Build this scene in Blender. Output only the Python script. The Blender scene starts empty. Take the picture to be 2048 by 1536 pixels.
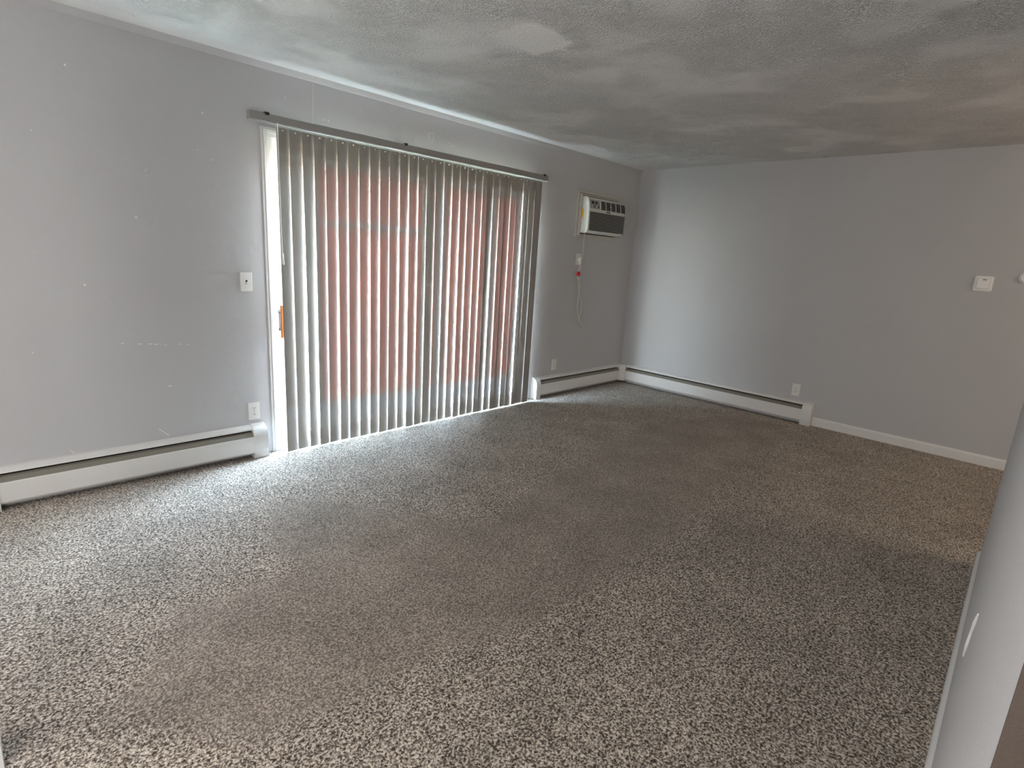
import bpy, bmesh, math, random
from mathutils import Vector, Matrix
random.seed(7)
PI = math.pi
sc = bpy.context.scene
col = sc.collection
CEIL = 2.44

# ------------------------------------------------------------ camera
cam = bpy.data.cameras.new('camera')
cam.sensor_fit = 'HORIZONTAL'; cam.sensor_width = 36.0; cam.lens = 19.236
cam.clip_start = 0.02; cam.clip_end = 400
camo = bpy.data.objects.new('camera', cam); col.objects.link(camo)
Rv = Vector((0.70237542, -0.70924221, 0.06036762))
Uv = Vector((0.12063641, 0.20219129, 0.97188762))
Fv = Vector((0.70150953, 0.67534744, -0.22757463))
camo.matrix_world = Matrix(((Rv.x, Uv.x, -Fv.x, -5.6796), (Rv.y, Uv.y, -Fv.y, -3.6407),
                            (Rv.z, Uv.z, -Fv.z, 1.4126), (0, 0, 0, 1)))
sc.camera = camo

# ------------------------------------------------------------ view, world, lights
vs = sc.view_settings
vs.view_transform = 'Standard'; vs.look = 'None'; vs.gamma = 1.0; vs.exposure = 0.0
vs.use_curve_mapping = False
cy = sc.cycles
cy.use_denoising = True
cy.max_bounces = 8; cy.diffuse_bounces = 5; cy.transparent_max_bounces = 12
cy.sample_clamp_indirect = 60.0
cy.blur_glossy = 1.0
cy.use_adaptive_sampling = True; cy.adaptive_threshold = 0.01
cy.use_guiding = True; cy.use_surface_guiding = True; cy.guiding_training_samples = 128

world = bpy.data.worlds.new('world'); sc.world = world; world.use_nodes = True
wt = world.node_tree; wt.nodes.clear()
wo = wt.nodes.new('ShaderNodeOutputWorld'); wb = wt.nodes.new('ShaderNodeBackground')
wc = wt.nodes.new('ShaderNodeTexCoord'); wx = wt.nodes.new('ShaderNodeSeparateXYZ'); wr = wt.nodes.new('ShaderNodeValToRGB')
wt.links.new(wc.outputs['Generated'], wx.inputs[0]); wt.links.new(wx.outputs['Z'], wr.inputs[0])
wr.color_ramp.elements[0].position = 0.0; wr.color_ramp.elements[0].color = (1.0, 0.965, 0.93, 1)
wr.color_ramp.elements[1].position = 0.6; wr.color_ramp.elements[1].color = (0.50, 0.70, 1.0, 1)
wt.links.new(wr.outputs[0], wb.inputs[0]); wb.inputs[1].default_value = 145.0
wt.links.new(wb.outputs[0], wo.inputs[0])

def lamp(name, kind, energy, color, loc, direction, **kw):
    l = bpy.data.lights.new(name, kind); l.energy = energy; l.color = color
    for k, v in kw.items(): setattr(l, k, v)
    o = bpy.data.objects.new(name, l); col.objects.link(o); o.location = loc
    o.rotation_euler = Vector(direction).to_track_quat('-Z', 'Y').to_euler()
    return o
lamp('sun', 'SUN', 260.0, (1.0, 0.95, 0.88), (0, 10, 20), (1, .35, -.9), angle=0.01)
# daylight arriving through the sliding door (sampling portal only, adds no light)
pl = lamp('door_portal', 'AREA', 1.0, (1, 1, 1), (-2.97, 0.16, 1.02), (0, -1, 0), shape='RECTANGLE', size=2.5, size_y=2.1)
pl.data.cycles.is_portal = True
# added fill panel behind the camera; no window is modelled there
lamp('back_fill_panel', 'AREA', 38.0, (1.0, 0.98, 0.95), (-8.05, -2.2, 1.45), (1, .12, .02), shape='RECTANGLE', size=3.2, size_y=1.6)
# two unseen fill lights added behind the camera to lift walls and ceiling
lamp('hall_fill_point', 'POINT', 68.0, (1.0, 0.985, 0.97), (-6.5, -3.0, .85), (0, 0, -1), shadow_soft_size=.25)
lamp('hall_fill_disk', 'AREA', 14.0, (1.0, 0.97, 0.93), (-7.0, -1.6, 2.38), (0, 0, -1), shape='DISK', size=.5)
# warm fixture of the dining area beyond the partition
lamp('dining_pendant', 'POINT', 50.0, (1.0, 0.80, 0.60), (-1.2, -5.6, 1.9), (0, 0, -1), shadow_soft_size=.45)

# ------------------------------------------------------------ helpers
class MB:
    def __init__(s): s.bm = bmesh.new()
    def box(s, x0, y0, z0, x1, y1, z1, bev=0, seg=2, M=None):
        vs_ = [s.bm.verts.new(p) for p in ((x0,y0,z0),(x1,y0,z0),(x1,y1,z0),(x0,y1,z0),(x0,y0,z1),(x1,y0,z1),(x1,y1,z1),(x0,y1,z1))]
        fs = [s.bm.faces.new([vs_[i] for i in f]) for f in ((0,3,2,1),(4,5,6,7),(0,1,5,4),(1,2,6,5),(2,3,7,6),(3,0,4,7))]
        if bev:
            es = list({e for f in fs for e in f.edges})
            r = bmesh.ops.bevel(s.bm, geom=es, offset=bev, segments=seg, profile=.5, affect='EDGES')
            vs_ = list({v for f in r['faces'] for v in f.verts} | {v for v in vs_ if v.is_valid})
        if M: 
            for v in vs_: v.co = M @ v.co
        return s
    def prism(s, pts, fn, a, b, closed=True):
        """pts: 2D profile, fn(u,v,t)->xyz, extruded between t=a and t=b"""
        A = [s.bm.verts.new(fn(u, v, a)) for u, v in pts]; B = [s.bm.verts.new(fn(u, v, b)) for u, v in pts]
        n = len(pts)
        for i in range(n if closed else n-1):
            j = (i+1) % n; s.bm.faces.new((A[i], A[j], B[j], B[i]))
        if closed: s.bm.faces.new(A[::-1]); s.bm.faces.new(B)
        return s
    def tube(s, pts, r, n=10, cap=True):
        pts = [Vector(p) for p in pts]; rings = []
        up = Vector((0.13, 0.97, 0.2)).normalized()
        for i, p in enumerate(pts):
            d = (pts[min(i+1, len(pts)-1)] - pts[max(i-1, 0)]).normalized()
            a = d.cross(up).normalized(); b = d.cross(a).normalized()
            rr = r[i] if isinstance(r, (list, tuple)) else r
            rings.append([s.bm.verts.new(p + a*rr*math.cos(2*PI*k/n) + b*rr*math.sin(2*PI*k/n)) for k in range(n)])
        for i in range(len(rings)-1):
            for k in range(n):
                s.bm.faces.new((rings[i][k], rings[i][(k+1)%n], rings[i+1][(k+1)%n], rings[i+1][k]))
        if cap: s.bm.faces.new(rings[0][::-1]); s.bm.faces.new(rings[-1])
        return s
    def disc(s, c, axis, r0, r1, h, n=28):
        """frustum from c along axis"""
        c = Vector(c); ax = Vector(axis).normalized(); a = ax.orthogonal().normalized(); b = ax.cross(a)
        A = [s.bm.verts.new(c + (a*math.cos(2*PI*k/n)+b*math.sin(2*PI*k/n))*r0) for k in range(n)]
        B = [s.bm.verts.new(c + ax*h + (a*math.cos(2*PI*k/n)+b*math.sin(2*PI*k/n))*r1) for k in range(n)]
        for k in range(n): s.bm.faces.new((A[k], A[(k+1)%n], B[(k+1)%n], B[k]))
        s.bm.faces.new(A[::-1]); s.bm.faces.new(B)
        return s
    def quad(s, *p):
        s.bm.faces.new([s.bm.verts.new(q) for q in p]); return s
    def build(s, name, mat, parent=None, smooth=False, label=None):
        bmesh.ops.recalc_face_normals(s.bm, faces=s.bm.faces[:])
        me = bpy.data.meshes.new(name); s.bm.to_mesh(me); s.bm.free()
        o = bpy.data.objects.new(name, me); col.objects.link(o)
        me.materials.append(mat)
        if smooth:
            me.polygons.foreach_set('use_smooth', [True]*len(me.polygons))
            try: me.set_sharp_from_angle(angle=math.radians(38))
            except Exception: pass
        if parent:
            o.parent = parent
            o.matrix_parent_inverse = Matrix.Translation(-Vector(parent.location))
        if label: o['label'] = label
        return o
def thing(name, label, cat, loc, group=None, kind=None):
    o = bpy.data.objects.new(name, None); col.objects.link(o); o.location = loc; o.empty_display_size = .05
    o['label'] = label; o['category'] = cat
    if group: o['group'] = group
    if kind: o['kind'] = kind
    return o
def struct(o, label=None, cat=None):
    o['kind'] = 'structure'
    if label: o['label'] = label
    if cat: o['category'] = cat
    return o

# ------------------------------------------------------------ materials
def newmat(name):
    m = bpy.data.materials.new(name); m.use_nodes = True
    t = m.node_tree; p = t.nodes['Principled BSDF']
    return m, t, p
def N(t, kind, **kw):
    n = t.nodes.new(kind)
    for k, v in kw.items():
        if k.startswith('i_'):
            key = k[2:]
            n.inputs[int(key) if key.isdigit() else key.replace('_', ' ')].default_value = v
        else: setattr(n, k, v)
    return n
def plain(name, c, rough=.5, metal=0, noise=0.03, nscale=30, bump=0, spec=.5):
    m, t, p = newmat(name)
    p.inputs['Roughness'].default_value = rough; p.inputs['Metallic'].default_value = metal
    p.inputs['Specular IOR Level'].default_value = spec
    tc = N(t, 'ShaderNodeTexCoord'); nz = N(t, 'ShaderNodeTexNoise', i_Scale=nscale, i_Detail=3.0)
    t.links.new(tc.outputs['Object'], nz.inputs['Vector'])
    mr = N(t, 'ShaderNodeMapRange', i_3=1-noise, i_4=1+noise); t.links.new(nz.outputs['Fac'], mr.inputs[0])
    mx = N(t, 'ShaderNodeVectorMath', operation='SCALE'); mx.inputs[0].default_value = c
    t.links.new(mr.outputs[0], mx.inputs['Scale']); t.links.new(mx.outputs[0], p.inputs['Base Color'])
    if bump:
        b = N(t, 'ShaderNodeBump', i_Strength=.5, i_Distance=bump); t.links.new(nz.outputs['Fac'], b.inputs['Height']); t.links.new(b.outputs[0], p.inputs['Normal'])
    return m
def wallpaint(name, c):
    m, t, p = newmat(name); p.inputs['Roughness'].default_value = .55; p.inputs['Specular IOR Level'].default_value = .3
    tc = N(t, 'ShaderNodeTexCoord')
    n1 = N(t, 'ShaderNodeTexNoise', i_Scale=260.0, i_Detail=2.0); n2 = N(t, 'ShaderNodeTexNoise', i_Scale=14.0, i_Detail=3.0); n3 = N(t, 'ShaderNodeTexNoise', i_Scale=1.6, i_Detail=2.0)
    for n in (n1, n2, n3): t.links.new(tc.outputs['Object'], n.inputs['Vector'])
    mr = N(t, 'ShaderNodeMapRange', i_3=.965, i_4=1.035); t.links.new(n3.outputs['Fac'], mr.inputs[0])
    mx = N(t, 'ShaderNodeVectorMath', operation='SCALE'); mx.inputs[0].default_value = c
    t.links.new(mr.outputs[0], mx.inputs['Scale']); t.links.new(mx.outputs[0], p.inputs['Base Color'])
    b1 = N(t, 'ShaderNodeBump', i_Strength=.35, i_Distance=.0012); t.links.new(n1.outputs['Fac'], b1.inputs['Height'])
    b2 = N(t, 'ShaderNodeBump', i_Strength=.35, i_Distance=.006); t.links.new(n2.outputs['Fac'], b2.inputs['Height'])
    t.links.new(b1.outputs[0], b2.inputs['Normal']); t.links.new(b2.outputs[0], p.inputs['Normal'])
    return m
M_wall = wallpaint('wall_paint_grey', (.52, .52, .53))
M_wallendshade = wallpaint('wall_end_shade_brown', (.085, .064, .052))  # brown end face, its shade darkened into the colour
M_trim = plain('trim_paint_white', (.72, .72, .71), .4)
M_white = plain('white_plastic', (.78, .77, .74), .35)
M_heater = plain('heater_enamel', (.74, .73, .715), .38, noise=.03, nscale=9)
M_damper = plain('heater_damper_enamel', (.22, .205, .17), .45)
M_dark = plain('dark_recess', (.02, .018, .016), .8)
M_fin = plain('fin_metal', (.10, .09, .085), .5, .6)
M_acbody = plain('air_conditioner_plastic', (.66, .665, .63), .42, nscale=12)
M_acgrey = plain('air_conditioner_grille_grey', (.30, .30, .29), .5)
M_sleeve = plain('sleeve_trim_beige', (.55, .53, .48), .5)
M_yellow = plain('yellow_sticker', (.75, .45, .01), .6)
M_red = plain('red_plastic', (.62, .008, .02), .35, spec=.6)
M_cord = plain('cord_vinyl', (.62, .59, .50), .5)
M_rail = plain('headrail_metal', (.30, .29, .275), .45)
M_clip = plain('clip_plastic', (.8, .8, .78), .4)
M_black = plain('black_metal', (.02, .02, .02), .5)
M_steel = plain('handle_steel', (.035, .045, .06), .35, .2)
M_wood = plain('orange_varnished_wood', (.42, .12, .008), .35, noise=.12, nscale=60)
M_frame = plain('door_frame_cream', (.78, .74, .64), .4)
M_spack = plain('spackle', (.78, .78, .77), .7)
M_conc = plain('balcony_concrete', (.34, .33, .30), .9, noise=.1, nscale=8, bump=.003)
M_lawn = plain('lawn_green', (.055, .075, .03), .95, noise=.35, nscale=6, bump=.03)
M_roof = plain('roof_shingles', (.05, .05, .052), .9, noise=.25, nscale=25)
M_down = plain('downpipe_grey', (.18, .19, .19), .6)

def siding():
    m, t, p = newmat('brick_red_panels'); p.inputs['Roughness'].default_value = .85
    tc = N(t, 'ShaderNodeTexCoord'); nz = N(t, 'ShaderNodeTexNoise', i_Scale=2.5, i_Detail=5.0)
    br = N(t, 'ShaderNodeTexBrick', i_Scale=1.0, i_5=.012)
    br.inputs['Color1'].default_value = (.50, .12, .085, 1); br.inputs['Color2'].default_value = (.42, .105, .075, 1); br.inputs['Mortar'].default_value = (.25, .08, .06, 1)
    br.inputs['Brick Width'].default_value = .42; br.inputs['Row Height'].default_value = .14
    mp = N(t, 'ShaderNodeMapping'); mp.inputs['Rotation'].default_value = (PI/2, 0, 0)
    t.links.new(tc.outputs['Object'], mp.inputs[0]); t.links.new(mp.outputs[0], br.inputs['Vector']); t.links.new(tc.outputs['Object'], nz.inputs['Vector'])
    t.links.new(br.outputs['Color'], p.inputs['Base Color'])
    return m
M_brick = siding()

def vane_mat():
    m, t, p = newmat('translucent_vinyl_vane'); out = t.nodes['Material Output']
    p.inputs['Base Color'].default_value = (.30, .275, .252, 1); p.inputs['Roughness'].default_value = .5; p.inputs['Specular IOR Level'].default_value = .3
    tl = N(t, 'ShaderNodeBsdfTranslucent', i_Color=(.80, .78, .74, 1)); tr = N(t, 'ShaderNodeBsdfTransparent', i_Color=(1, .97, .95, 1))
    m1 = N(t, 'ShaderNodeMixShader', i_0=.0006); m2 = N(t, 'ShaderNodeMixShader', i_0=.0048)
    t.links.new(p.outputs[0], m1.inputs[1]); t.links.new(tl.outputs[0], m1.inputs[2])
    t.links.new(m1.outputs[0], m2.inputs[1]); t.links.new(tr.outputs[0], m2.inputs[2]); t.links.new(m2.outputs[0], out.inputs[0])
    return m
M_vane = vane_mat()
def glass_mat():
    m, t, p = newmat('window_glass'); out = t.nodes['Material Output']
    tr = N(t, 'ShaderNodeBsdfTransparent', i_Color=(.94, .97, .95, 1)); gl = N(t, 'ShaderNodeBsdfGlossy', i_Roughness=.02)
    fr = N(t, 'ShaderNodeFresnel', i_IOR=1.45); mx = N(t, 'ShaderNodeMixShader')
    geo = N(t, 'ShaderNodeNewGeometry'); inv = N(t, 'ShaderNodeMath', operation='SUBTRACT', i_0=1.0); t.links.new(geo.outputs['Backfacing'], inv.inputs[1])
    ml = N(t, 'ShaderNodeMath', operation='MULTIPLY'); t.links.new(fr.outputs[0], ml.inputs[0]); t.links.new(inv.outputs[0], ml.inputs[1]); t.links.new(ml.outputs[0], mx.inputs[0]); t.links.new(tr.outputs[0], mx.inputs[1]); t.links.new(gl.outputs[0], mx.inputs[2]); t.links.new(mx.outputs[0], out.inputs[0])
    return m
M_glass = glass_mat()

def carpet_mat():
    m, t, p = newmat('frieze_carpet_beige_brown'); L = t.links
    p.inputs['Roughness'].default_value = .95; p.inputs['Specular IOR Level'].default_value = .08
    p.inputs['Sheen Weight'].default_value = .15; p.inputs['Sheen Roughness'].default_value = .5
    tc = N(t, 'ShaderNodeTexCoord')
    wob = N(t, 'ShaderNodeTexNoise', i_Scale=60.0, i_Detail=1.0); L.new(tc.outputs['Object'], wob.inputs['Vector'])
    wv = N(t, 'ShaderNodeVectorMath', operation='SCALE'); wv.inputs['Scale'].default_value = .012; L.new(wob.outputs['Color'], wv.inputs[0])
    ad = N(t, 'ShaderNodeVectorMath', operation='ADD'); L.new(tc.outputs['Object'], ad.inputs[0]); L.new(wv.outputs[0], ad.inputs[1])
    fl = N(t, 'ShaderNodeTexNoise', i_Scale=125.0, i_Detail=2.5, i_Roughness=.62); L.new(ad.outputs[0], fl.inputs['Vector'])
    patch = N(t, 'ShaderNodeTexNoise', i_Scale=3.2, i_Detail=3.0, i_Roughness=.55); L.new(tc.outputs['Object'], patch.inputs['Vector'])
    at = N(t, 'ShaderNodeAttribute', attribute_name='nap')
    # flecked yarn, brown to beige; shade in gaps between tufts painted dark
    ramp = N(t, 'ShaderNodeValToRGB'); e = ramp.color_ramp.elements
    e[0].position = .38; e[0].color = (.05, .037, .029, 1); e[1].position = .62; e[1].color = (.74, .655, .56, 1)
    mid = e.new(.50); mid.color = (.32, .268, .22, 1)
    L.new(fl.outputs['Fac'], ramp.inputs[0])
    # brushed nap lies flat: less contrast, slightly darker yarn side shows
    flat = N(t, 'ShaderNodeMix', data_type='RGBA'); L.new(ramp.outputs[0], flat.inputs[6]); flat.inputs[7].default_value = (.275, .228, .188, 1)
    nf = N(t, 'ShaderNodeMath', operation='MULTIPLY', i_1=.45); L.new(at.outputs['Fac'], nf.inputs[0]); L.new(nf.outputs[0], flat.inputs[0])
    pr = N(t, 'ShaderNodeMapRange', i_1=.3, i_2=.7, i_3=.84, i_4=1.14); L.new(patch.outputs['Fac'], pr.inputs[0])
    sc_ = N(t, 'ShaderNodeVectorMath', operation='SCALE'); L.new(flat.outputs[2], sc_.inputs[0]); L.new(pr.outputs[0], sc_.inputs['Scale'])
    L.new(sc_.outputs[0], p.inputs['Base Color'])
    b = N(t, 'ShaderNodeBump', i_Strength=.9, i_Distance=.008); L.new(fl.outputs['Fac'], b.inputs['Height'])
    L.new(b.outputs[0], p.inputs['Normal'])
    return m
M_carpet = carpet_mat()

def ceiling_mat():
    m, t, p = newmat('stomped_plaster_ceiling'); L = t.links
    p.inputs['Base Color'].default_value = (.87, .87, .86, 1); p.inputs['Roughness'].default_value = .6; p.inputs['Specular IOR Level'].default_value = .3
    tc = N(t, 'ShaderNodeTexCoord'); sx = N(t, 'ShaderNodeSeparateXYZ'); L.new(tc.outputs['Object'], sx.inputs[0])
    hs = []
    for k, (s_, off) in enumerate(((5.2, 0.0), (6.3, 3.7))):
        mp = N(t, 'ShaderNodeMapping'); mp.inputs['Location'].default_value = (off, off*.6, 0); L.new(tc.outputs['Object'], mp.inputs[0])
        wn = N(t, 'ShaderNodeTexNoise', i_Scale=7.0, i_Detail=2.0); L.new(mp.outputs[0], wn.inputs['Vector'])
        ws = N(t, 'ShaderNodeVectorMath', operation='SCALE'); ws.inputs['Scale'].default_value = .09; L.new(wn.outputs['Color'], ws.inputs[0])
        wa = N(t, 'ShaderNodeVectorMath', operation='ADD'); L.new(mp.outputs[0], wa.inputs[0]); L.new(ws.outputs[0], wa.inputs[1])
        vo = N(t, 'ShaderNodeTexVoronoi', voronoi_dimensions='2D', i_Scale=s_); L.new(wa.outputs[0], vo.inputs['Vector'])
        sb = N(t, 'ShaderNodeVectorMath', operation='SUBTRACT'); L.new(wa.outputs[0], sb.inputs[0]); L.new(vo.outputs['Position'], sb.inputs[1])
        s2 = N(t, 'ShaderNodeSeparateXYZ'); L.new(sb.outputs[0], s2.inputs[0])
        an = N(t, 'ShaderNodeMath', operation='ARCTAN2'); L.new(s2.outputs[1], an.inputs[0]); L.new(s2.outputs[0], an.inputs[1])
        am = N(t, 'ShaderNodeMath', operation='MULTIPLY', i_1=5.0); L.new(an.outputs[0], am.inputs[0])
        dm = N(t, 'ShaderNodeMath', operation='MULTIPLY', i_1=16.0); L.new(vo.outputs['Distance'], dm.inputs[0])
        cb = N(t, 'ShaderNodeCombineXYZ'); L.new(am.outputs[0], cb.inputs[0]); L.new(dm.outputs[0], cb.inputs[1])
        cr = N(t, 'ShaderNodeSeparateColor'); L.new(vo.outputs['Color'], cr.inputs[0])
        cz = N(t, 'ShaderNodeMath', operation='MULTIPLY', i_1=40.0); L.new(cr.outputs[0], cz.inputs[0]); L.new(cz.outputs[0], cb.inputs[2])
        st = N(t, 'ShaderNodeTexNoise', i_Scale=1.3, i_Detail=1.5, i_Roughness=.6); L.new(cb.outputs[0], st.inputs['Vector'])
        pk = N(t, 'ShaderNodeMapRange', i_1=.5, i_2=.66, interpolation_type='SMOOTHSTEP'); L.new(st.outputs['Fac'], pk.inputs[0])
        hs.append(pk)
    mxx = N(t, 'ShaderNodeMath', operation='MAXIMUM'); L.new(hs[0].outputs[0], mxx.inputs[0]); L.new(hs[1].outputs[0], mxx.inputs[1])
    # trowelled-flat zones: the patched square, the strip by the wall, random bare spots
    def absd(sock, c, h, soft):
        a = N(t, 'ShaderNodeMath', operation='SUBTRACT', i_1=c); L.new(sock, a.inputs[0])
        b = N(t, 'ShaderNodeMath', operation='ABSOLUTE'); L.new(a.outputs[0], b.inputs[0])
        r = N(t, 'ShaderNodeMapRange', i_1=h, i_2=h+soft); L.new(b.outputs[0], r.inputs[0]); return r
    en = N(t, 'ShaderNodeTexNoise', i_Scale=9.0, i_Detail=3.0); L.new(tc.outputs['Object'], en.inputs['Vector'])
    es = N(t, 'ShaderNodeVectorMath', operation='MULTIPLY_ADD'); L.new(en.outputs['Color'], es.inputs[0]); es.inputs[1].default_value = (.12, .12, 0); L.new(tc.outputs['Object'], es.inputs[2])
    sp = N(t, 'ShaderNodeSeparateXYZ'); L.new(es.outputs[0], sp.inputs[0])
    rx = absd(sp.outputs[0], -3.48, .15, .05); ry = absd(sp.outputs[1], -1.53, .12, .05)
    ma = N(t, 'ShaderNodeMath', operation='MAXIMUM'); L.new(rx.outputs[0], ma.inputs[0]); L.new(ry.outputs[0], ma.inputs[1])
    edge = N(t, 'ShaderNodeMapRange', i_1=-.10, i_2=-.35, i_3=.05, i_4=1.0); L.new(sx.outputs[1], edge.inputs[0])
    bn = N(t, 'ShaderNodeTexNoise', i_Scale=2.2, i_Detail=2.0); L.new(tc.outputs['Object'], bn.inputs['Vector'])
    bz = N(t, 'ShaderNodeMapRange', i_1=.38, i_2=.55, i_3=.25, i_4=1.0); L.new(bn.outputs['Fac'], bz.inputs[0])
    k1 = N(t, 'ShaderNodeMath', operation='MULTIPLY'); L.new(ma.outputs[0], k1.inputs[0]); L.new(edge.outputs[0], k1.inputs[1])
    k2 = N(t, 'ShaderNodeMath', operation='MULTIPLY'); L.new(k1.outputs[0], k2.inputs[0]); L.new(bz.outputs[0], k2.inputs[1])
    h = N(t, 'ShaderNodeMath', operation='MULTIPLY'); L.new(mxx.outputs[0], h.inputs[0]); L.new(k2.outputs[0], h.inputs[1])
    fine = N(t, 'ShaderNodeTexNoise', i_Scale=70.0, i_Detail=2.0); L.new(tc.outputs['Object'], fine.inputs['Vector'])
    fm = N(t, 'ShaderNodeMath', operation='MULTIPLY_ADD', i_1=.25); L.new(fine.outputs['Fac'], fm.inputs[0]); L.new(h.outputs[0], fm.inputs[2])
    b = N(t, 'ShaderNodeBump', i_Strength=1.0, i_Distance=.009); L.new(fm.outputs[0], b.inputs['Height']); L.new(b.outputs[0], p.inputs['Normal'])
    return m
M_ceil = ceiling_mat()

# ------------------------------------------------------------ setting
# carpet floor: grid with a 'nap' attribute for the vacuumed / brushed path
NAP = [(-4.583,-0.798),(-4.346,-0.903),(-4.014,-1.4),(-3.772,-1.704),(-2.973,-1.488),(-1.82,-1.284),(-1.301,-1.214),(-0.263,-1.62),(-0.229,-2.04),(-0.534,-2.186),(-1.697,-2.213),(-3.179,-2.426),(-3.853,-2.438),(-4.359,-2.388),(-4.652,-2.308),(-5.236,-2.27),(-5.491,-1.855),(-5.321,-1.692),(-5.215,-1.459),(-4.736,-1.499),(-4.742,-1.217)]
def inpoly(x, y):
    c = False; n = len(NAP)
    for i in range(n):
        x1, y1 = NAP[i]; x2, y2 = NAP[i-1]
        if (y1 > y) != (y2 > y) and x < (x2-x1)*(y-y1)/(y2-y1)+x1: c = not c
    return c
def pdist(x, y):
    d = 9
    for i in range(len(NAP)):
        x1, y1 = NAP[i]; x2, y2 = NAP[i-1]; dx, dy = x2-x1, y2-y1
        t = max(0, min(1, ((x-x1)*dx+(y-y1)*dy)/(dx*dx+dy*dy))); d = min(d, math.hypot(x-x1-t*dx, y-y1-t*dy))
    return d
def floor_obj():
    xs = [-8.2] + [-5.85+i*.04 for i in range(int(5.85/.04)+1)] + [0.02]; ys = [-7.0] + [-3.0+i*.04 for i in range(76)]
    vts = [(x, y, 0) for y in ys for x in xs]; nx = len(xs)
    fs = [(j*nx+i, j*nx+i+1, (j+1)*nx+i+1, (j+1)*nx+i) for j in range(len(ys)-1) for i in range(nx-1)]
    me = bpy.data.meshes.new('floor'); me.from_pydata(vts, [], fs)
    a = me.attributes.new('nap', 'FLOAT', 'POINT')
    vals = []
    for x, y, z in vts:
        if y < -2.6 or y > -.7 or x < -5.6: vals.append(0.0); continue
        d = pdist(x, y); d = d if inpoly(x, y) else -d
        vals.append(max(0, min(1, .5+d/.09)))
    a.data.foreach_set('value', vals)
    me.materials.append(M_carpet)
    o = bpy.data.objects.new('floor', me); col.objects.link(o)
    return struct(o, 'beige and brown flecked wall-to-wall carpet with a brushed path', 'floor')
floor_obj()
struct(MB().box(-8.3, -7.1, CEIL, .12, .12, CEIL+.15).build('ceiling', M_ceil), 'stomp-textured plaster ceiling with a smooth square patch', 'ceiling')
DX0, DX1, DZ = -4.18, -1.81, 2.03
wl = MB()
wl.box(-8.3, 0, -.15, DX0, .12, CEIL); wl.box(DX1, 0, -.15, .12, .12, CEIL); wl.box(DX0, 0, DZ, DX1, .12, CEIL)
wall_left = struct(wl.build('wall_left', M_wall), 'grey painted wall with the sliding door and air conditioner', 'wall')
struct(MB().box(0, -7.1, -.15, .12, 0, CEIL).build('wall_far', M_wall), 'grey painted wall with thermostat and low heater', 'wall')
# partition whose near end stands beside the camera (about one degree out of square)
P0, P1 = Vector((-2.1, -3.625)), Vector((-5.155, -3.6775)); dv = (P1-P0).normalized(); nv = Vector((dv.y, -dv.x))
if nv.y > 0: nv = -nv
def slab(a, b, th, z0, z1, name, mat, off=0.0):
    q0 = a+nv*off; q1 = b+nv*off; q2 = b+nv*(off+th); q3 = a+nv*(off+th)
    return MB().prism([(q.x, q.y) for q in (q0, q1, q2, q3)], lambda u, v, t: (u, v, t), z0, z1).build(name, mat)
wr_ = struct(slab(P0, P1, .12, 0, CEIL, 'wall_right', M_wall), 'light grey partition wall along the right edge', 'wall')
ecap = slab(P1, P1+dv*.004, .12, 0, CEIL, 'end_face', M_wallendshade); ecap.parent = wr_; ecap['label'] = 'brown end of the partition wall with its shade painted in'
struct(MB().box(-5.85, -1.9, 0, -5.73, -1.78, CEIL).build('wall_near', M_trim), 'white door casing post at the lower left corner', 'wall')
struct(MB().box(-8.3, -7.1, -.15, -8.18, .12, CEIL).build('wall_back', M_wall))
struct(MB().box(-8.3, -7.1, -.15, .12, -7.0, CEIL).build('wall_kitchen', M_wall))
# cove bead between window wall and ceiling
cv = [(0, CEIL), (0, CEIL-.028)] + [(-.028+.028*math.cos(a), CEIL-.028+.028*math.sin(a)) for a in (0, ) ] 
cv = [(0.0, CEIL-.03), (-.006, CEIL-.026), (-.013, CEIL-.019), (-.019, CEIL-.012), (-.026, CEIL-.005), (-.032, CEIL), (0, CEIL)]
struct(MB().prism(cv, lambda u, v, t: (t, u, v), -5.73, 0).build('trim_1', M_wall, smooth=True), 'rounded bead where window wall meets the ceiling', 'trim')
# baseboards
bprof = [(0, 0), (.013, 0), (.013, .066), (.010, .076), (.004, .082), (0, .084)]
struct(MB().prism(bprof, lambda u, v, t: (-u, t, v), -6.9, -2.205).build('baseboard_far', M_trim), 'low white baseboard along the far wall', 'baseboard')
mb = MB()
def pf(u, v, t): q = P0 + dv*t - nv*u; return (q.x, q.y, v)
mb.prism(bprof, pf, .015, 3.055)
struct(mb.build('baseboard_right', M_trim), 'white baseboard at the foot of the partition', 'baseboard')

# wall blemishes
sm = MB()
for i, (x, z) in enumerate([(-5.154,2.181),(-5.313,1.858),(-4.592,1.89),(-4.92,1.492),(-4.077,2.28),(-3.823,2.203),(-3.792,2.203),(-3.094,2.208),(-2.78,2.242),(-2.744,2.23),(-2.301,2.365),(-1.512,.868),(-5.176,1.128),(-5.421,.788),(-4.516,1.849),(-4.554,2.092)]):
    r = .0045 if i % 3 else .006
    sm.disc((x, 0.0005, z), (0, -1, 0), r, r*.6, .0025, 10)
sm.build('filled_nail_holes', M_spack, wall_left)['kind'] = 'stuff'
sk = MB()
for x, z, w in [(-5.039,.808,.018),(-4.957,.799,.024),(-4.908,.796,.02),(-4.879,.791,.02),(-4.859,.792,.012),(-4.829,.784,.012),(-4.756,.785,.016),(-4.717,.779,.014),(-4.826,.537,.024)]:
    sk.disc((x, .0005, z), (0, -1, 0), w*.22, w*.12, .0022, 9)
    sk.box(x-w/2, -.0012, z-.0015, x+w/2, .0005, z+.0015)
sk.build('spackle_smears', M_spack, wall_left)
MB().tube([(-4.853,-.001,.232),(-4.88,-.001,.262),(-4.902,-.001,.283)], .0025, 6).build('scratch', M_spack, wall_left)
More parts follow.
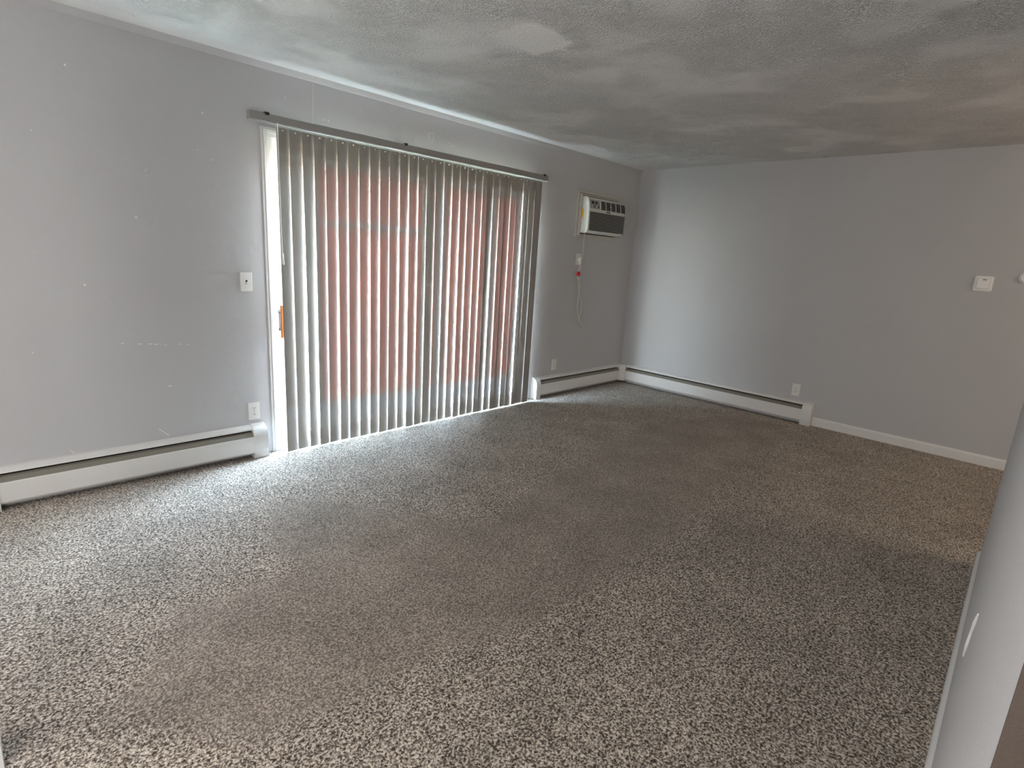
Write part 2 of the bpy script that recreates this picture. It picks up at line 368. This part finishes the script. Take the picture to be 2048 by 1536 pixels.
MB().tube([(-5.306,-.001,.186+.035),(-5.325,-.001,.243)], .0025, 6).build('scratch', M_spack, wall_left)
MB().tube([(-3.894,-.0003,CEIL-.035),(-3.8965,-.0003,2.30),(-3.898,-.0003,2.14)], .0018, 6).build('drywall_seam', M_trim, wall_left)
MB().tube([(-2.957+.05*a,-.0003,2.255+b) for a, b in ((-.6,.02),(.2,.034),(.55,.03),(.5,0),(.25,-.034),(0,-.036),(-.35,0),(-.6,.02))], .0016, 6).build('paint_ridge', M_spack, wall_left)
MB().disc((-4.847, .0035, 1.741), (0, -1, 0), .022, .012, .005, 24).build('patched_bump', M_wall, wall_left, smooth=True)
wm = MB().tube([Vector(p)+Vector((0, .0015, 0)) for p in ((-4.122,-3.6597,.683),(-4.09,-3.6592,.645),(-4.018,-3.658,.582),(-3.985,-3.6574,.525),(-3.93,-3.6565,.465))], [.002,.0045,.0035,.0045,.002], 8).build('raised_scrape', M_spack, wr_)

# ------------------------------------------------------------ sliding door
door = thing('door_1', 'white framed sliding glass door behind the vertical blind', 'door', (-2.97, 0, 0), kind='structure')
def frame(x0, x1, z0, z1, y0, y1, w, name, mat, parent, wb=None, bev=.002):
    f = MB(); wb = wb or w
    f.box(x0, y0, z0, x0+w, y1, z1, bev); f.box(x1-w, y0, z0, x1, y1, z1, bev)
    f.box(x0+w, y0, z1-w, x1-w, y1, z1, bev); f.box(x0+w, y0, z0, x1-w, y1, z0+wb, bev)
    return f.build(name, mat, parent)
cs = MB()   # stepped casing
for (o_, d_) in ((0.0, .010), (.014, .016), (.034, .012)):
    a = o_; b = {0.0: .014, .014: .034, .034: .058}[o_]
    cs.box(DX0-.058+a, -d_, 0, DX0-.058+b, 0.0, DZ+.058-a, .0015); cs.box(DX1+.058-b, -d_, 0, DX1+.058-a, 0.0, DZ+.058-a, .0015)
    cs.box(DX0-.058+b, -d_, DZ+.058-b, DX1+.058-b, 0.0, DZ+.058-a, .0015)
cs.build('casing', M_trim, door)
jm = MB(); jm.box(DX0, 0, 0, DX0+.014, .13, DZ); jm.box(DX1-.006, 0, 0, DX1, .13, DZ); jm.box(DX0+.014, 0, DZ-.014, DX1-.006, .13, DZ)
jm.build('jamb', M_trim, door)
MB().box(DX0+.014, .0, -.02, DX1-.006, .16, .012, .003).build('threshold', M_frame, door)
frame(DX0+.014, -2.93, .014, DZ-.016, .022, .055, .052, 'sliding_panel_frame', M_frame, door, .08)
frame(-2.929, DX1-.004, .014, DZ-.016, .022, .055, .030, 'fixed_panel_frame', M_frame, door, .08)
MB().box(DX0+.06, .036, .09, -2.98, .041, DZ-.04).build('glass_pane', M_glass, door)
MB().box(-2.90, .036, .09, DX1-.03, .041, DZ-.045).build('glass_pane', M_glass, door)
hb = MB(); hb.box(-4.172, .012, .83, -4.148, .022, .97, .002); hb.box(-4.168, -.03, .835, -4.15, .014, .850, .002); hb.box(-4.168, -.03, .950, -4.15, .014, .965, .002)
handle = hb.build('door_handle', M_steel, door, label='grey steel pull with orange wood grip')
g = MB().box(-4.170, -.052, .79, -4.148, -.03, 1.006, .006, 3).build('grip', M_wood, handle, smooth=True); g['label'] = 'orange varnished wooden grip'

# ------------------------------------------------------------ vertical blind
blind = thing('vertical_blind', 'grey vertical vane blind hanging closed over the sliding door', 'blind', (-3.0, -.085, 2.10))
hr = MB()
rp = [(-.105, 2.100), (-.105, 2.141), (-.101, 2.145), (-.060, 2.145), (-.060, 2.100), (-.072, 2.100), (-.072, 2.104), (-.095, 2.104), (-.095, 2.100)]
hr.prism(rp, lambda u, v, t: (t, u, v), -4.325, -1.70)
rail = hr.build('headrail', M_rail, blind, label='dull grey metal headrail')
for a, b in ((-4.335, -4.324), (-1.701, -1.690)):
    MB().box(a, -.107, 2.097, b, -.058, 2.147, .002).build('end_cap', M_rail, rail)
for x in (-4.236, -3.254, -1.715-.03):
    br = MB(); br.box(x-.018, -.108, 2.1455, x+.018, .0, 2.1485, .0008); br.box(x-.012, -.1095, 2.135, x+.012, -.1055, 2.152, .001); br.box(x-.02, -.004, 2.12, x+.02, 0, 2.16)
    br.build('bracket', M_black, blind)
HX = [-4.131,-4.052,-3.971,-3.893,-3.814,-3.733,-3.654,-3.571,-3.489,-3.408,-3.327,-3.244,-3.162,-3.08,-2.999,-2.918,-2.836,-2.755,-2.673,-2.594,-2.512,-2.431,-2.383,-2.311,-2.235,-2.18,-2.099,-2.027,-1.946,-1.868,-1.789]
GW = [.35,.25,1.0,.3,.1,.6,.25,.15,.6,.25,.12,.6,.3,.35,.1,.25,.6,.25,.6,.1,.6,.2,1.2,.3,.55,.45,.05,.55,.3,.25,.1]
VW, VT, VB = .089, 2.084, .006
for i, x in enumerate(HX):
    a_ = math.atan2(x+5.68, 3.55)
    base = 0.0
    thg = math.acos(min(1, .91*math.cos(a_))) - a_        # tilt at which a sliver of daylight opens
    t_top = .45*thg + .02*random.random() + .07*max(GW[i], 0)
    t_bot = thg*.75 + .20*GW[i]*(1-.25*i/31) + random.uniform(-.01, .01)
    NR, NC = 30, 9
    bm = bmesh.new(); grid = []
    zs = [VT, VT-.010, VT-.018] + [VT-.018-(VT-.018-VB-(i % 3)*.002)*(k/(NR-3)) for k in range(1, NR-2)]
    bow = random.uniform(.004, .007); sway = random.uniform(-.004, .004)
    for r_, z in enumerate(zs):
        f = min(1, (VT-z)/1.1); f = f*f*(3-2*f); th = t_top + (t_bot-t_top)*f
        yo = sway*(VT-z)/2; row = []
        for c_ in range(NC):
            u = (c_/(NC-1)-.5)*2; px = u*VW/2; py = -bow*(1-u*u)+bow*.5
            row.append(bm.verts.new((x+px*math.cos(th)-py*math.sin(th), -.083+yo+px*math.sin(th)+py*math.cos(th), z)))
        grid.append(row)
    for r_ in range(len(zs)-1):
        for c_ in range(NC-1):
            if r_ == 1 and c_ in (3,): continue       # punched hanger slot
            bm.faces.new((grid[r_][c_], grid[r_][c_+1], grid[r_+1][c_+1], grid[r_+1][c_]))
    me = bpy.data.meshes.new('vane'); bm.to_mesh(me); bm.free(); me.materials.append(M_vane)
    me.polygons.foreach_set('use_smooth', [True]*len(me.polygons))
    vn = bpy.data.objects.new('vane', me); col.objects.link(vn); vn.parent = blind; vn.matrix_parent_inverse = Matrix.Translation(-Vector(blind.location))
    ck = MB(); ck.box(x-.004, -.086, VT-.004, x+.004, -.081, 2.104, .001); ck.box(x-.009, -.090, 2.092, x+.009, -.077, 2.098, .001)
    c = ck.build('hanger_clip', M_clip); c.parent = vn; c.matrix_parent_inverse = Matrix.Translation(-Vector(blind.location))
wd = MB(); wd.tube([(-4.180,-.118,2.10),(-4.181,-.119,1.9),(-4.180,-.118,1.6),(-4.177,-.118,1.345)], .0032, 8)
wand = wd.build('wand', M_white, blind, smooth=True)
MB().tube([(-4.177,-.118,1.345),(-4.176,-.118,1.335),(-4.172,-.118,1.275),(-4.172,-.118,1.27)], [.004,.0065,.0065,.004], 10).build('wand_grip', M_white, wand, smooth=True)

# ------------------------------------------------------------ baseboard heaters
def heater(fn, a, b, label, caps, loc):
    """fn(d, z, t): distance from wall, height, along the wall"""
    h = thing('baseboard_heater', label, 'heater', loc, 'low hot-water baseboard heaters along the walls')
    MB().prism([(0,.012),(.003,.012),(.003,.208),(.020,.210),(.043,.199),(.046,.190),(.049,.191),(.047,.201),(.021,.214),(0,.2165)], fn, a, b).build('back_panel', M_heater, h)
    MB().prism([(.003,.02),(.012,.02),(.012,.185),(.003,.185)], fn, a+.001, b-.001).build('cavity', M_dark, h)
    MB().prism([(.030,.176),(.034,.179),(.050,.172),(.0665,.150),(.0655,.144),(.048,.166),(.032,.172)], fn, a+.004, b-.004).build('damper', M_damper, h)
    MB().prism([(.058,.146),(.064,.150),(.070,.149),(.0715,.144),(.0705,.045),(.062,.033),(.058,.034),(.0675,.046),(.0685,.142),(.064,.146)], fn, a+.002, b-.002).build('front_panel', M_heater, h)
    fins = MB()
    def circ(cx, cz, r, n=8): return [(cx+r*math.cos(2*PI*k/n), cz+r*math.sin(2*PI*k/n)) for k in range(n)]
    fins.prism(circ(.038, .085, .011), fn, a+.01, b-.01)
    s = int((b-a)/.012)
    for k in range(s):
        t_ = a+.02+k*.012; 
        if t_ > b-.02: break
        fins.prism([(.016,.055),(.056,.055),(.056,.12),(.016,.12)], fn, t_, t_+.0008)
    fins.build('heating_element', M_fin, h)
    for (c0, c1) in caps:
        cap = MB().prism([(0,0),(.074,0),(.0755,.002),(.0755,.150),(.071,.170),(.060,.192),(.045,.208),(.026,.2185),(0,.2215)], fn, c0, c1).build('end_cap', M_heater, h, smooth=True)
        MB().prism([(.0745,.0595),(.0768,.0595),(.0768,.0625),(.0745,.0625)], fn, c0-.0006, c1+.0006).build('seam', M_trim).parent = cap
        bpy.context.view_layer.update()
        cap.children[0].matrix_parent_inverse = cap.matrix_world.inverted()
        if c1-c0 > .05:
            m_ = (c0+c1)/2; p_ = fn(.0755, .112, m_); q_ = fn(.0785, .112, m_)
            s_ = MB().disc(p_, Vector(q_)-Vector(p_), .0035, .0025, .0016, 12).build('screw', M_trim); s_.parent = cap; s_.matrix_parent_inverse = cap.matrix_world.inverted()
    return h
fy = lambda d, z, t: (t, -d, z)
fx = lambda d, z, t: (-d, t, z)
heater(fy, -5.70, -4.30, 'long grey baseboard heater left of the sliding door', ((-5.728, -5.628), (-4.385, -4.296)), (-5.0, 0, 0))
heater(fy, -1.60, -.10, 'short grey baseboard heater below the air conditioner, right of the blind', ((-1.612, -1.545),), (-.85, 0, 0))
hf = heater(fx, -2.19, -.10, 'grey baseboard heater on the far wall under the outlet', ((-2.203, -2.115),), (0, -1.1, 0))
MB().prism([(0,0),(-.118,0),(-.118,-.073),(-.073,-.118),(0,-.118)], lambda u, v, t: (u, v, t), .028, .2185).build('corner_cover', M_heater, hf)

# ------------------------------------------------------------ outlets, switch
def plateM(loc, wall):
    """local x along the wall, y out of the wall (negative = room), z up"""
    if wall == 'left': R = Matrix.Identity(4)
    else: R = Matrix.Rotation(PI/2*(-1), 4, 'Z')
    return Matrix.Translation(Vector(loc)) @ R
def place(o, M, parent=None):
    o.data.transform(M)
    if parent: o.parent = parent; o.matrix_parent_inverse = Matrix.Translation(-Vector(parent.location))
    return o
def outlet(loc, wall, label, faces=2):
    t = thing('wall_outlet', label, 'outlet', loc, 'white duplex outlets low on the walls')
    M = plateM(loc, wall)
    place(MB().box(-.036, -.006, -.0585, .036, 0, .0585, .0025).build('cover_plate', M_white), M, t)
    for z in (.0195, -.0195):
        pts = [(.0165*math.cos(a)*1.0, max(-.0135, min(.0135, .0175*math.sin(a)))) for a in [2*PI*k/28 for k in range(28)]]
        place(MB().prism([(u, v+z) for u, v in pts], lambda u, v, w: (u, w, v), -.0078, -.005).build('socket', M_white), M, t)
        s = MB(); s.box(-.0078, -.0084, z-.001, -.0052, -.0074, z+.0075); s.box(.0052, -.0084, z+.0005, .0078, -.0074, z+.0070); s.disc((0, -.0074, z-.0065), (0, -1, 0), .0026, .0026, .001, 12)
        place(s.build('slots', M_dark), M, t)
    place(MB().disc((0, -.006, 0), (0, -1, 0), .003, .0022, .0012, 12).build('screw', M_steel), M, t)
    return t
outlet((-4.353, 0, .3065), 'left', 'white duplex outlet just above the left heater, beside the door casing')
outlet((-1.279, 0, .322), 'left', 'white duplex outlet above the short heater right of the blind')
outlet((0, -2.013, .312), 'far', 'white duplex outlet on the far wall above its heater')
sw = thing('light_switch', 'white toggle light switch on the grey wall left of the door', 'switch', (-4.362, 0, 1.152))
M = plateM((-4.362, 0, 1.152), 'left')
place(MB().box(-.036, -.006, -.0585, .036, 0, .0585, .0025).build('cover_plate', M_white), M, sw)
place(MB().box(-.0055, -.0072, -.012, .0055, -.005, .012).build('toggle_slot', M_dark), M, sw)
place(MB().box(-.004, -.0165, -.010, .004, -.006, .001, .0015).build('toggle', M_white), M, sw)
for z in (.030, -.030): place(MB().disc((0, -.006, z), (0, -1, 0), .0032, .0025, .0012, 12).build('screw', M_white), M, sw)
# high outlet the air conditioner plugs into
ao = thing('appliance_outlet', 'white single outlet halfway up the wall below the air conditioner', 'outlet', (-1.02, 0, 1.421))
M = plateM((-1.02, 0, 1.421), 'left')
place(MB().box(-.036, -.006, -.0585, .036, 0, .0585, .0025).build('cover_plate', M_white), M, ao)
place(MB().disc((0, -.006, 0), (0, -1, 0), .017, .0165, .002, 24).build('socket', M_white), M, ao)

# ------------------------------------------------------------ air conditioner
ac = thing('wall_air_conditioner', 'white through-wall air conditioner mounted high near the room corner', 'air conditioner', (-.75, 0, 1.64))
tf = MB(); X0, X1, Z0, Z1 = -1.122, -.395, 1.640, 2.106
for (a, b, c, d) in ((X0, Z0, X0+.03, Z1), (X1-.03, Z0, X1, Z1), (X0+.03, Z0, X1-.03, Z0+.03), (X0+.03, Z1-.03, X1-.03, Z1)): tf.box(a, -.012, b, c, 0, d, .003)
tf.build('wall_trim', M_sleeve, ac)
sl = MB(); sx0, sx1, sz0, sz1 = -1.088, -.425, 1.665, 2.066
for (a, b, c, d) in ((sx0, sz0, sx0+.012, sz1), (sx1-.012, sz0, sx1, sz1), (sx0+.012, sz0, sx1-.012, sz0+.012), (sx0+.012, sz1-.012, sx1-.012, sz1)): sl.box(a, -.036, b, c, 0, d, .003)
sl.build('sleeve', M_sleeve, ac)
MB().box(sx0+.012, -.012, sz0+.012, sx1-.012, -.002, sz1-.012).build('sleeve_back', M_dark, ac)
AX0, AX1 = -1.07, -.443
prof = [(-.012,1.685),(-.095,1.687),(-.110,1.692),(-.119,1.703),(-.124,1.72),(-.126,1.75),(-.126,1.90),(-.1245,1.945),(-.119,1.985),(-.109,2.015),(-.096,2.034),(-.078,2.043),(-.055,2.046),(-.012,2.046)]
body = MB().prism(prof, lambda u, v, t: (t, u, v), AX0, AX1).build('body', M_acbody, ac, smooth=True)
def yf(z):
    for (y0, z0), (y1, z1) in zip(prof[1:], prof[2:]):
        if z0 <= z <= z1 and z1 > z0: return y0+(y1-y0)*(z-z0)/(z1-z0)
    return -.126
def curved(x0, x1, z0, z1, out, name, mat, parent, n=6, th=.001):
    f = MB(); pts = [(yf(z0+(z1-z0)*k/n)-out, z0+(z1-z0)*k/n) for k in range(n+1)]
    pts += [(y+out+th, z) for y, z in pts[::-1]]
    return f.prism(pts, lambda u, v, t: (t, u, v), x0, x1).build(name, mat, parent)
curved(-.875, AX1+.018, 1.928, 2.014, .0008, 'air_outlet', M_dark, ac)
lv = MB()
for k in range(9):
    z = 1.933+k*.0098; y = yf(z); lv.box(-.875, y-.0045, z, AX1+.018, y, z+.0022)
lv.build('louver', M_acgrey, ac)
for k in range(6):
    x = -.877+k*((AX1+.018+.877)/5)
    pts = [(yf(1.926+.09*j/6)-.006, 1.926+.09*j/6) for j in range(7)]; pts += [(y+.006, z) for y, z in pts[::-1]]
    MB().prism(pts, lambda u, v, t: (t, u, v), x-.0035, x+.0035).build('outlet_divider', M_acbody, ac)
cp = curved(-1.052, -.895, 1.930, 2.012, .0012, 'control_panel', M_acgrey, ac)
for k, x in enumerate((-1.025, -.985, -.945, -.915)):
    y = yf(1.950); c = MB().box(x-.007, y-.005, 1.945, x+.007, y, 1.958, .0015).build('button', M_dark if k % 2 else M_white, cp); 
for x, r in ((-1.015, .014), (-.955, .010)):
    y = yf(1.985); MB().disc((x, y-.001, 1.985), (0, -1, .3), r, r*.85, .010, 18).build('knob', M_dark, cp)
MB().box(-1.052, -.1280, 1.712, AX1+.012, -.1262, 1.898).build('intake_recess', M_dark, ac)
gl = MB()
for k in range(15):
    z = 1.7125+k*.0127; gl.box(-1.055, -.1315, z, AX1+.014, -.1265, z+.0052, .0008, 1)
for x in (-1.057, AX1+.010): gl.box(x-.002, -.131, 1.708, x+.004, -.126, 1.902)
gl.build('intake_grille', M_acgrey, ac)
MB().box(AX0, -.1285, 1.902, AX1, -.1255, 1.922, .001).build('front_band', M_acbody, ac)
MB().box(-.775, -.1300, 1.906, -.705, -.1284, 1.916, .001).build('badge', M_dark, ac)
MB().box(-.712, yf(1.97)-.0065, 1.967, -.692, yf(1.97)-.0005, 1.975, .001).build('outlet_mark', M_white, ac)
MB().box(AX0-.0012, -.058, 1.835, AX0, -.034, 1.918).build('energy_sticker', M_yellow, ac, label='small yellow sticker on the side')
MB().box(AX0-.0012, -.057, 1.790, AX0, -.040, 1.826).build('rating_sticker', M_white, ac)

def smooth_path(pts, n=7):
    P = [Vector(p) for p in pts]; P = [2*P[0]-P[1]] + P + [2*P[-1]-P[-2]]; out = []
    for i in range(1, len(P)-2):
        for k in range(n):
            t = k/n; a, b, c, d = P[i-1], P[i], P[i+1], P[i+2]
            out.append(.5*((2*b)+(c-a)*t+(2*a-5*b+4*c-d)*t*t+(3*b-a-3*c+d)*t**3))
    out.append(P[-2]); return out
cpts = [(-1.03,-.06,1.69),(-1.012,-.05,1.60),(-.988,-.035,1.466),(-.996,-.030,1.287),(-1.013,-.028,1.172),(-.970,-.028,1.052),(-.918,-.028,.935),(-.944,-.028,.828),(-.955,-.028,.78),(-.880,-.028,.716),(-.868,-.030,.705),
        (-.880,-.034,.722),(-.972,-.036,.813),(-1.005,-.036,.936),(-1.000,-.038,1.079),(-.996,-.040,1.157),(-1.045,-.042,1.22),(-1.052,-.042,1.275),(-1.036,-.040,1.335),(-1.030,-.036,1.37)]
cord = MB().tube(smooth_path(cpts), .0042, 8).build('power_cord', M_cord, ac, smooth=True)
pg = MB().tube([(-1.030,-.036,1.366),(-1.030,-.036,1.38),(-1.031,-.034,1.41),(-1.031,-.032,1.436),(-1.031,-.030,1.441)], [.006,.013,.016,.016,.012], 12)
pg.box(-1.044,-.032,1.40,-1.016,-.008,1.438,.003)
pg.build('plug', M_white, cord, smooth=True, label='white moulded plug')
rd = MB()
for k in range(9):
    a = k*2*PI/9+.3; c_ = Vector((-1.064, -.045, 1.272)); e_ = c_+Vector((math.cos(a)*.030, random.uniform(-.016,.004), math.sin(a)*.026))
    m_ = (c_+e_)/2+Vector((0,-.014,.008)); w = Vector((math.sin(a), .3, -math.cos(a)))*.009
    rd.quad(c_-w*.3, m_-w, m_+w, c_+w*.3); rd.quad(m_-w, e_-w*.8, e_+w*.8, m_+w)
rd.disc((-1.064,-.04,1.262),(0,-.3,1),.015,.012,.02,10)
rd.build('red_tag', M_red, cord, label='crumpled shiny red warning tag')

# ------------------------------------------------------------ thermostat and round dial on far wall
th = thing('thermostat', 'square white thermostat on a rounded plate, on the far wall', 'thermostat', (0, -3.208, 1.424))
def rrect(w, h, r, n=6):
    out = []
    for cx, cz, a0 in ((w-r, h-r, 0), (-w+r, h-r, PI/2), (-w+r, -h+r, PI), (w-r, -h+r, 3*PI/2)):
        for k in range(n+1): a = a0+PI/2*k/n; out.append((cx+r*math.cos(a), cz+r*math.sin(a)))
    return out
rr = rrect(.058, .057, .014)
pb = MB().prism(rr, lambda u, v, t: (-t, -3.208+u, 1.424+v), 0, .007).build('back_plate', M_white, th)
MB().box(-.028, -3.208-.040, 1.424-.038, -.007, -3.208+.038, 1.424+.042, .003).build('body', M_white, th)
MB().box(-.0288, -3.226, 1.452, -.0278, -3.200, 1.457).build('display', M_dark, th)
MB().box(-.0286, -3.226, 1.443, -.0278, -3.200, 1.4445).build('slider_line', M_damper, th)
rn = thing('round_thermostat', 'small round white dial on the far wall at the right picture edge', 'thermostat', (0, -3.445, 1.484))
MB().disc((0, -3.445, 1.484), (-1, 0, 0), .044, .042, .008, 40).build('base', M_white, rn, smooth=True)
MB().disc((-.008, -3.445, 1.484), (-1, 0, 0), .036, .030, .014, 40).build('dial', M_white, rn, smooth=True)
MB().box(-.0225, -3.447, 1.466, -.0218, -3.443, 1.500).build('pointer', M_dark, rn)

# ------------------------------------------------------------ outside
GZ = -2.65
o = MB().box(-30, .12, GZ-.2, 40, 60, GZ).build('lawn', M_lawn); struct(o, 'sunlit ground outside the sliding door', 'ground')
o = MB().box(-5.2, .13, -.16, -.9, 1.05, -.03).build('balcony_slab', M_conc); struct(o, 'pale concrete balcony slab outside the sliding door', 'balcony')
bl = thing('red_brick_building', 'brick-red building with dark roof seen faintly through the blind', 'building', (6, 9, GZ))
MB().box(.57, 9, GZ, 22, 10.6, 3.14).build('wall', M_brick, bl)
MB().prism([(8.6,3.14),(8.8,3.30),(9.3,6.6),(10.6,6.6),(11.0,3.14)], lambda u, v, t: (t, u, v), -.62, 22.2).build('roof', M_roof, bl)
MB().box(-.50, 8.94, GZ, .57, 10.55, 3.14).build('corner_pilaster', M_down, bl)
MB().box(.57, 8.95, 1.86, 4.0, 9.0, 1.98).build('ledge', M_down, bl)
for x in (4.15, 6.05): MB().box(x-.11, 8.88, GZ, x+.11, 9.0, 3.14).build('downpipe', M_down, bl)
